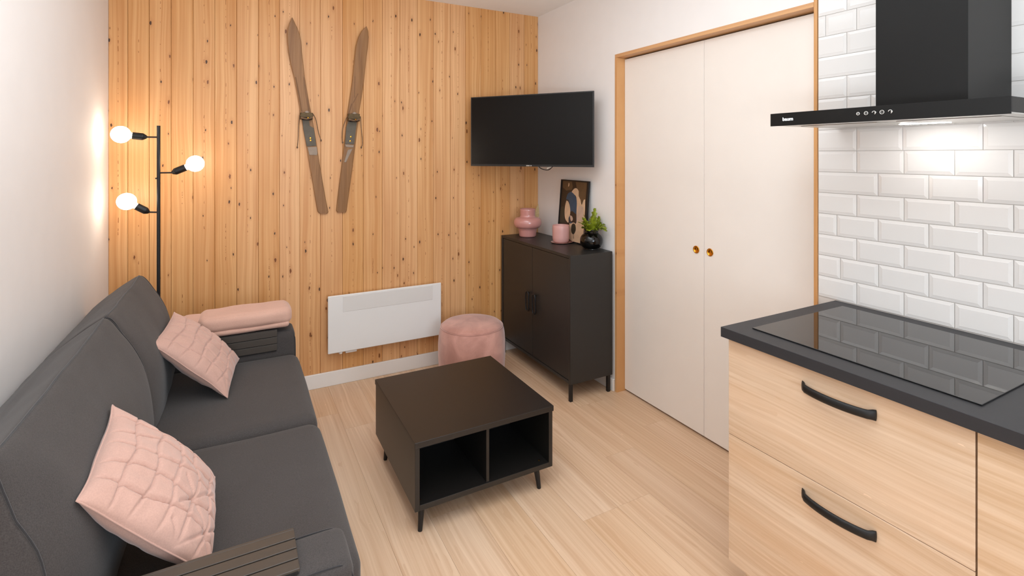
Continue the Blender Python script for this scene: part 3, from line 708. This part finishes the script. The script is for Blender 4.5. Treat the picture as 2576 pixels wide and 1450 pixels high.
# ================================================================== THROW
th = empty('folded_throw', (.03, 3.05, .575), 'folded pink blanket lying on the far sofa armrest', 'blanket')
add('blanket_fold', round_box(-.168, .256, 2.945, 3.15, .604, .690, .034, 22, crown=(.006, .006, .004), wob=.007, seed=4, wscale=8), 'throw', th, smooth=True)
add('blanket_fold', round_box(-.130, .247, 2.948, 3.14, .588, .622, .016, 18, crown=(.002, .004, .0), wob=.004, seed=14, wscale=7), 'throw', th, smooth=True)
add('blanket_fold', round_box(-.255, -.10, 2.975, 3.13, .588, .676, .035, 16, crown=(.004, .004, .004), wob=.006, seed=24, wscale=7), 'throw', th, smooth=True)

# ================================================================== THINGS ON THE CABINET
ZC = cz1+.0004
vc = (1.925, 3.335)
v_ = empty('vase', (vc[0], vc[1], ZC), 'glossy pink bulbous ceramic vase, left on the black cabinet', 'vase')
bm = bmesh.new()
prof = [(0, .055), (.002, .062), (.01, .0645), (.045, .0675), (.058, .070), (.064, .074)]
for k in range(0, 15):
    a = -PI/2+PI*k/14; prof.append((.104+.042*math.sin(a), .062+.043*max(0, math.cos(a))**.75))
prof += [(.150, .0575), (.160, .0565), (.195, .0575), (.205, .0585), (.207, .057), (.205, .0535), (.16, .051), (.10, .05)]
lathe(bm, prof, (vc[0], vc[1], ZC), n=56, cap1=True); add('body', bm, 'pinkglaze', v_, smooth=True)
# candle glass and its leaf-shaped saucer
mc = (1.983, 2.975)
sa = empty('saucer', (mc[0], mc[1], ZC), 'dark rose drop-shaped saucer under the pink glass', 'saucer')
bm = bmesh.new(); e1 = Vector((.881, -.473, 0)); e2 = Vector((.473, .881, 0)); rings = []
for (sc, z) in ((.55, 0), (.85, .002), (1, .008), (.97, .0095), (.8, .0055), (.0, .005)):
    ring = []
    for k in range(48):
        a = 2*PI*k/48; r = .073*(1+.0*math.cos(a)); tip = max(0, math.cos(a))**9*.022
        p_ = Vector((mc[0], mc[1], ZC))+(e1*(math.cos(a)*(r+tip)+.002)+e2*math.sin(a)*r*.86)*max(sc, .001)
        ring.append(bm.verts.new((p_.x, p_.y, ZC+z+(.004*tip/.022 if sc > .8 else 0))))
    rings.append(ring)
for a, b in zip(rings, rings[1:]):
    for k in range(48): bm.faces.new((a[k], a[(k+1) % 48], b[(k+1) % 48], b[k]))
bm.faces.new(rings[0][::-1]); add('dish', bm, 'saucer', sa, smooth=True)
cu = empty('candle_glass', (mc[0], mc[1], ZC+.006), 'frosted pink candle glass standing on the rose saucer', 'glass')
bm = bmesh.new(); lathe(bm, [(0, .044), (.003, .050), (.010, .0555), (.03, .058), (.09, .059), (.116, .0575), (.118, .0565), (.116, .055), (.03, .053), (.012, .045)], (mc[0], mc[1], ZC+.006), n=56)
add('body', bm, 'pinkglass', cu, smooth=True)
bm = bmesh.new(); lathe(bm, [(.0, .052), (.055, .0525)], (mc[0], mc[1], ZC+.022), n=40); add('wax', bm, 'white_plastic', cu)
# black vase with fern cutting
pc = (2.030, 2.690)
bp_ = empty('potted_fern', (pc[0], pc[1], ZC), 'black glass vase with green fern leaves near the door frame', 'plant')
bm = bmesh.new(); prof = [(0, .040), (.003, .047)]
for k in range(2, 15):
    a = -PI/2+PI*k/16; prof.append((.0535+.0535*math.sin(a), .074*max(.1, math.cos(a))**.62))
prof += [(.106, .046), (.112, .044), (.122, .046), (.127, .050), (.128, .048), (.120, .041), (.09, .05)]
prof = [(t, min(r, .0735)) for t, r in prof]
lathe(bm, prof, (pc[0], pc[1], ZC), n=56); add('vase', bm, 'blackglass', bp_, smooth=True)
random.seed(21)
top = Vector((pc[0], pc[1], ZC+.112))
LV = []
for k in range(19):
    az = 2*PI*k/19*2.4+random.uniform(-.2, .2); lean = random.uniform(.35, 1.25); ln = random.uniform(.085, .13)
    LV.append((az, lean, ln))
LV += [(0.3, .12, .165), (2.6, .22, .13), (4.4, .3, .13)]
for az, lean, ln in LV:
    bm = bmesh.new(); out = Vector((math.cos(az), math.sin(az), 0)); side = Vector((-math.sin(az), math.cos(az), 0))
    steps = 14; prev = None; p_ = top+out*.018-Vector((0, 0, .015)); ang = PI/2-lean*.5
    for i in range(steps+1):
        t = i/steps; wv_ = .021*(math.sin(PI*min(1, t*.88+.06))**.8)*(1+.45*math.sin(t*34+az))+.0012
        cup = Vector((0, 0, 1))*wv_*.35
        a_ = bm.verts.new(p_+side*wv_+cup); m_ = bm.verts.new(p_); b_ = bm.verts.new(p_-side*wv_+cup*math.cos(i*2.2))
        if prev: bm.faces.new((prev[0], a_, m_, prev[1])); bm.faces.new((prev[1], m_, b_, prev[2]))
        prev = (a_, m_, b_)
        d = out*math.cos(ang)+Vector((0, 0, 1))*math.sin(ang); p_ = p_+d*ln/steps
        ang -= lean*1.05/steps*(1+t)
        if p_.x > 2.098: p_.x = 2.098
    for v in bm.verts: v.co.x = min(v.co.x, 2.108)
    o = add('leaf', bm, 'leafg', bp_, smooth=True)
    so_ = o.modifiers.new('t', 'SOLIDIFY'); so_.thickness = .0008
# leaning picture
pt = empty('art_print', (2.08, 2.965, ZC), 'framed abstract picture in cream, brown and blue leaning on the wall', 'picture')
ph = .432; tilt = math.atan2(.036, .43)
def pic(y, z, d):
    """picture plane: y from left edge (0) to right (.335), z up along the picture, d out of the picture"""
    n_ = Vector((-math.cos(tilt), 0, math.sin(tilt))); up = Vector((math.sin(tilt), 0, math.cos(tilt)))
    return Vector((2.068, 3.133-y, ZC+.0012))+up*z+n_*d
PW = .335
def pbox(bm, y0, y1, z0, z1, d0, d1):
    v = [bm.verts.new(pic(a, b, c)) for a in (y0, y1) for b in (z0, z1) for c in (d0, d1)]
    for f in ((0, 1, 3, 2), (4, 6, 7, 5), (0, 4, 5, 1), (2, 3, 7, 6), (0, 2, 6, 4), (1, 5, 7, 3)): bm.faces.new([v[i] for i in f])
bm = bmesh.new(); fw = .007
pbox(bm, 0, PW, 0, fw, 0, .014); pbox(bm, 0, PW, ph-fw, ph, 0, .014); pbox(bm, 0, fw, fw, ph-fw, 0, .014); pbox(bm, PW-.004-fw*2.2, PW, fw, ph-fw, 0, .014)
add('frame', bm, 'blackmetal', pt)
bm = bmesh.new(); pbox(bm, fw, PW-fw*2.4, fw, ph-fw, .001, .009); art = add('print', bm, 'art_dark', pt)
# flat shapes of the print, u 0..1 left to right, v 0..1 bottom to top
def shape2(poly, mat, lift, n=5):
    P = [Vector((a, b, 0)) for a, b in poly]; P = P+[P[0]]
    pts = smooth_path(P, n)[:-1] if n > 1 else P[:-1]
    bm = bmesh.new(); iw = PW-fw*3.4; ih = ph-2*fw
    vs2 = [bm.verts.new(pic(fw+q.x*iw, fw+q.y*ih, .0091+lift)) for q in pts]; lo = [bm.verts.new(pic(fw+q.x*iw, fw+q.y*ih, .0090)) for q in pts]
    bm.faces.new(vs2)
    for i in range(len(pts)): bm.faces.new((vs2[i], vs2[(i+1) % len(pts)], lo[(i+1) % len(pts)], lo[i]))
    bmesh.ops.triangulate(bm, faces=[f for f in bm.faces if len(f.verts) > 4])
    add('printed_shape', bm, mat, art)
shape2([(.05, .99), (.4, .99), (.45, .9), (.42, .85), (.2, .83), (.05, .88)], 'art_brown', .0001, 1)
shape2([(.55, .99), (.98, .99), (.98, .70), (.86, .64), (.70, .72), (.66, .84), (.60, .90)], 'art_brown', .0001, 1)
shape2([(.02, .52), (.12, .56), (.2, .48), (.2, .34), (.30, .28), (.02, .26)], 'art_olive', .0001, 1)
shape2([(.40, .80), (.50, .87), (.60, .885), (.69, .84), (.70, .76), (.78, .70), (.84, .62), (.95, .72), (.96, .02), (.46, .02), (.40, .10), (.42, .28), (.50, .33), (.62, .36), (.64, .68), (.56, .77)], 'art_cream', .0002, 2)
shape2([(.72, .60), (.9, .58), (.9, .36), (.70, .38)], 'art_rose', .0003)
shape2([(.22, .68), (.27, .77), (.40, .815), (.54, .77), (.64, .68), (.66, .5), (.67, .30), (.42, .30), (.40, .50), (.38, .60), (.32, .67)], 'art_blue', .0004)
shape2([(.42, .48), (.50, .50), (.66, .45), (.67, .31), (.42, .31)], 'art_dark', .0005, 1)
shape2([(.24, .66), (.32, .64), (.40, .55), (.42, .44), (.37, .37), (.38, .30), (.33, .30), (.24, .35), (.20, .44), (.20, .56)], 'art_cream', .0006)
shape2([(.41, .42), (.50, .41), (.54, .36), (.50, .33), (.46, .34)], 'art_rose', .0007)
shape2([(.49, .10), (.47, .20), (.46, .27), (.52, .30), (.60, .31), (.69, .28), (.72, .2), (.66, .12), (.60, .09), (.53, .11)], 'art_cream', .0007)
shape2([(.50, .19), (.51, .26), (.57, .295), (.65, .28), (.68, .2), (.63, .13), (.57, .12), (.52, .15)], 'art_olive', .0009)
shape2([(.585, .125), (.60, .125), (.63, .05), (.615, .05)], 'art_brown', .0010, 1)
shape2([(.27, .90), (.30, .91), (.31, .95), (.28, .96)], 'art_cream', .0010)
# dried leaf behind the vase
dl = empty('dried_leaf', (2.03, 3.42, ZC), 'pale dried leaf standing behind the pink vase', 'leaf')
bm = bmesh.new(); pts = [(2.035, .895), (2.062, .93), (2.080, .98), (2.088, 1.03), (2.086, 1.075), (2.079, 1.119), (2.062, 1.085), (2.046, 1.03), (2.038, .96)]
prism(bm, [(a-.01, b) for a, b in pts], 1, 3.4205, 3.422); add('blade', bm, 'dryleaf', dl)

# ================================================================== KITCHEN
ku = empty('kitchen_base_unit', (1.78, .85, 0), 'pale oak kitchen base unit with two deep drawers', 'cabinet', 'kitchen base units')
KX = 1.470; y0, y1 = .524, 1.184
box('carcass', 'front', KX+.0205, 2.09, y0+.002, y1-.001, .125, .8825, ku)
box('plinth', 'front', KX+.06, KX+.075, y0, y1-.02, .0, .124, ku)
for z0, z1, hz in ((.5575, .880, .8215), (.127, .5555, .5055)):
    d = box('drawer_front', 'front', KX, KX+.019, y0+.0015, y1, z0, z1, ku, bevel=.0008)
    bm = bmesh.new(); ya, yb = .925, .727; N_ = 28; prev = None
    for i in range(N_+1):
        t = i/N_; y = ya+(yb-ya)*t; s = math.sin(PI*t)
        out = .030*s**.7 if t not in (0, 1) else 0; out = .006+.026*math.sin(PI*min(1, max(0, t)))**.55
        hw = .0120+.0030*math.exp(-((min(t, 1-t))/.05)**2); hd = .0062+.002*math.exp(-((min(t, 1-t))/.06)**2)
        c = Vector((KX-out, y, hz))
        if t < .04 or t > .96: hd = out/2+.001; c.x = KX-hd
        ring = [bm.verts.new(c+Vector((math.cos(a)*hd, 0, math.sin(a)*hw))) for a in [2*PI*k/10 for k in range(10)]]
        if prev:
            for k in range(10): bm.faces.new((prev[k], prev[(k+1) % 10], ring[(k+1) % 10], ring[k]))
        else: bm.faces.new(ring)
        prev = ring
    bm.faces.new(prev[::-1]); add('handle', bm, 'handle', d, smooth=True)
k2 = empty('kitchen_base_unit', (1.78, .22, 0), 'pale oak kitchen base unit at the right edge, plain door', 'cabinet', 'kitchen base units')
box('carcass', 'front', KX+.0205, 2.09, -.60, y0-.003, .125, .8825, k2)
box('door', 'front', KX, KX+.019, -.0785, y0-.0025, .127, .880, k2, bevel=.0008)
box('door', 'front', KX, KX+.019, -.60, -.0815, .127, .880, k2, bevel=.0008)
box('plinth', 'front', KX+.06, KX+.075, -.60, y0-.001, .0, .124, k2)
wt = box('worktop', 'worktop', 1.447, XR-.0005, -.62, 1.198, .8835, .917, bevel=.0015); tag(wt, 'anthracite grey kitchen worktop above the oak drawers', 'worktop')
hb = box('induction_hob', 'hob', 1.521, 2.045, .531, 1.132, .9174, .9216, bevel=.0012); tag(hb, 'black glass hob lying on the grey worktop', 'hob')
# hood
hd_ = empty('cooker_hood', (1.9, .864, 1.603), 'black wall-mounted cooker hood with chimney over the hob', 'hood')
hx0, hy0, hy1, hz0, hz1 = 1.700, .537, 1.191, 1.603, 1.6475
bm = bmesh.new(); bx(bm, hx0+.004, XR-.001, hy0, hy1, hz0+.006, hz1); add('canopy', bm, 'hood', hd_, bevel=.001)
fp = box('front_panel', 'hood', hx0, hx0+.0035, hy0, hy1, hz0, hz1+.0005, hd_, bevel=.0008)
box('underside_panel', 'steel', hx0+.006, XR-.003, hy0+.004, hy1-.004, hz0+.002, hz0+.0055, hd_)
bm = bmesh.new(); bx(bm, hx0+.10, hx0+.26, hy0+.05, hy0+.30, hz0, hz0+.0018); bx(bm, hx0+.10, hx0+.26, hy1-.30, hy1-.05, hz0, hz0+.0018); add('grease_filter', bm, 'steel', hd_, bevel=.001)
box('lamp', 'hoodled', 1.955, 1.990, .77, .90, hz0-.001, hz0+.0018, hd_, label='lit strip lamp')
box('chimney', 'hood', 1.822, XR-.001, .667, .905, hz1+.001, H-.001, hd_, bevel=.001)
for i, y in enumerate((.894, .871, .849, .827, .805)):
    bm = bmesh.new(); r = (.0042, .005, .0048, .0055, .005)[i]
    pts = [(hx0-.0006, y+r*math.cos(a), 1.628+r*math.sin(a)) for a in [2*PI*k/20+(.6 if i % 2 else 0) for k in range(20 if i in (0, 1, 3) else 15)]]
    tube(bm, pts, .0011, 6, close=(i in (0, 1, 3)))
    if i in (2, 4): tube(bm, [(hx0-.0006, y-.002, 1.6265), (hx0-.0006, y-.006, 1.630)], .0018, 6)
    else: tube(bm, [(hx0-.0006, y-.0012, 1.628), (hx0-.0006, y+.0014, 1.6285)], .0012, 6)
    add('button', bm, 'chrome', fp, smooth=True)
# the maker's word on the front panel
tx = bpy.data.curves.new('lettering', 'FONT'); tx.body = 'baum'; tx.size = .0165; tx.extrude = .0003; tx.offset = .0005
to = bpy.data.objects.new('lettering', tx); C.objects.link(to)
dg = bpy.context.evaluated_depsgraph_get(); me = bpy.data.meshes.new_from_object(to.evaluated_get(dg)); bpy.data.objects.remove(to)
me.materials.clear(); me.materials.append(M['white_print'])
xs2 = [v.co.x for v in me.vertices]; wtx = max(xs2)-min(xs2)
lo_ = bpy.data.objects.new('lettering', me); C.objects.link(lo_); lo_.parent = fp
lo_.matrix_basis = Matrix.Translation(Vector((hx0-.0006, 1.144, 1.6205))-ORG[fp.name]) @ Matrix.Rotation(-PI/2, 4, 'Z') @ Matrix.Rotation(PI/2, 4, 'X') @ Matrix.Scale(.0385/wtx, 4, (1, 0, 0))

# ================================================================== CEILING LAMP (outside the picture, shows as a glint)
cl_ = empty('ceiling_lamp', (.3, 1.5, H), 'round ceiling lamp above the sofa, outside the view', 'lamp')
bm = bmesh.new(); lathe(bm, [(0, .11), (.03, .11)], (.3, 1.5, H-.0305), n=32); add('housing', bm, 'white_plastic', cl_)
bm = bmesh.new(); lathe(bm, [(0, .09), (.006, .1)], (.3, 1.5, H-.037), n=32); add('diffuser', bm, 'ceilamp', cl_)
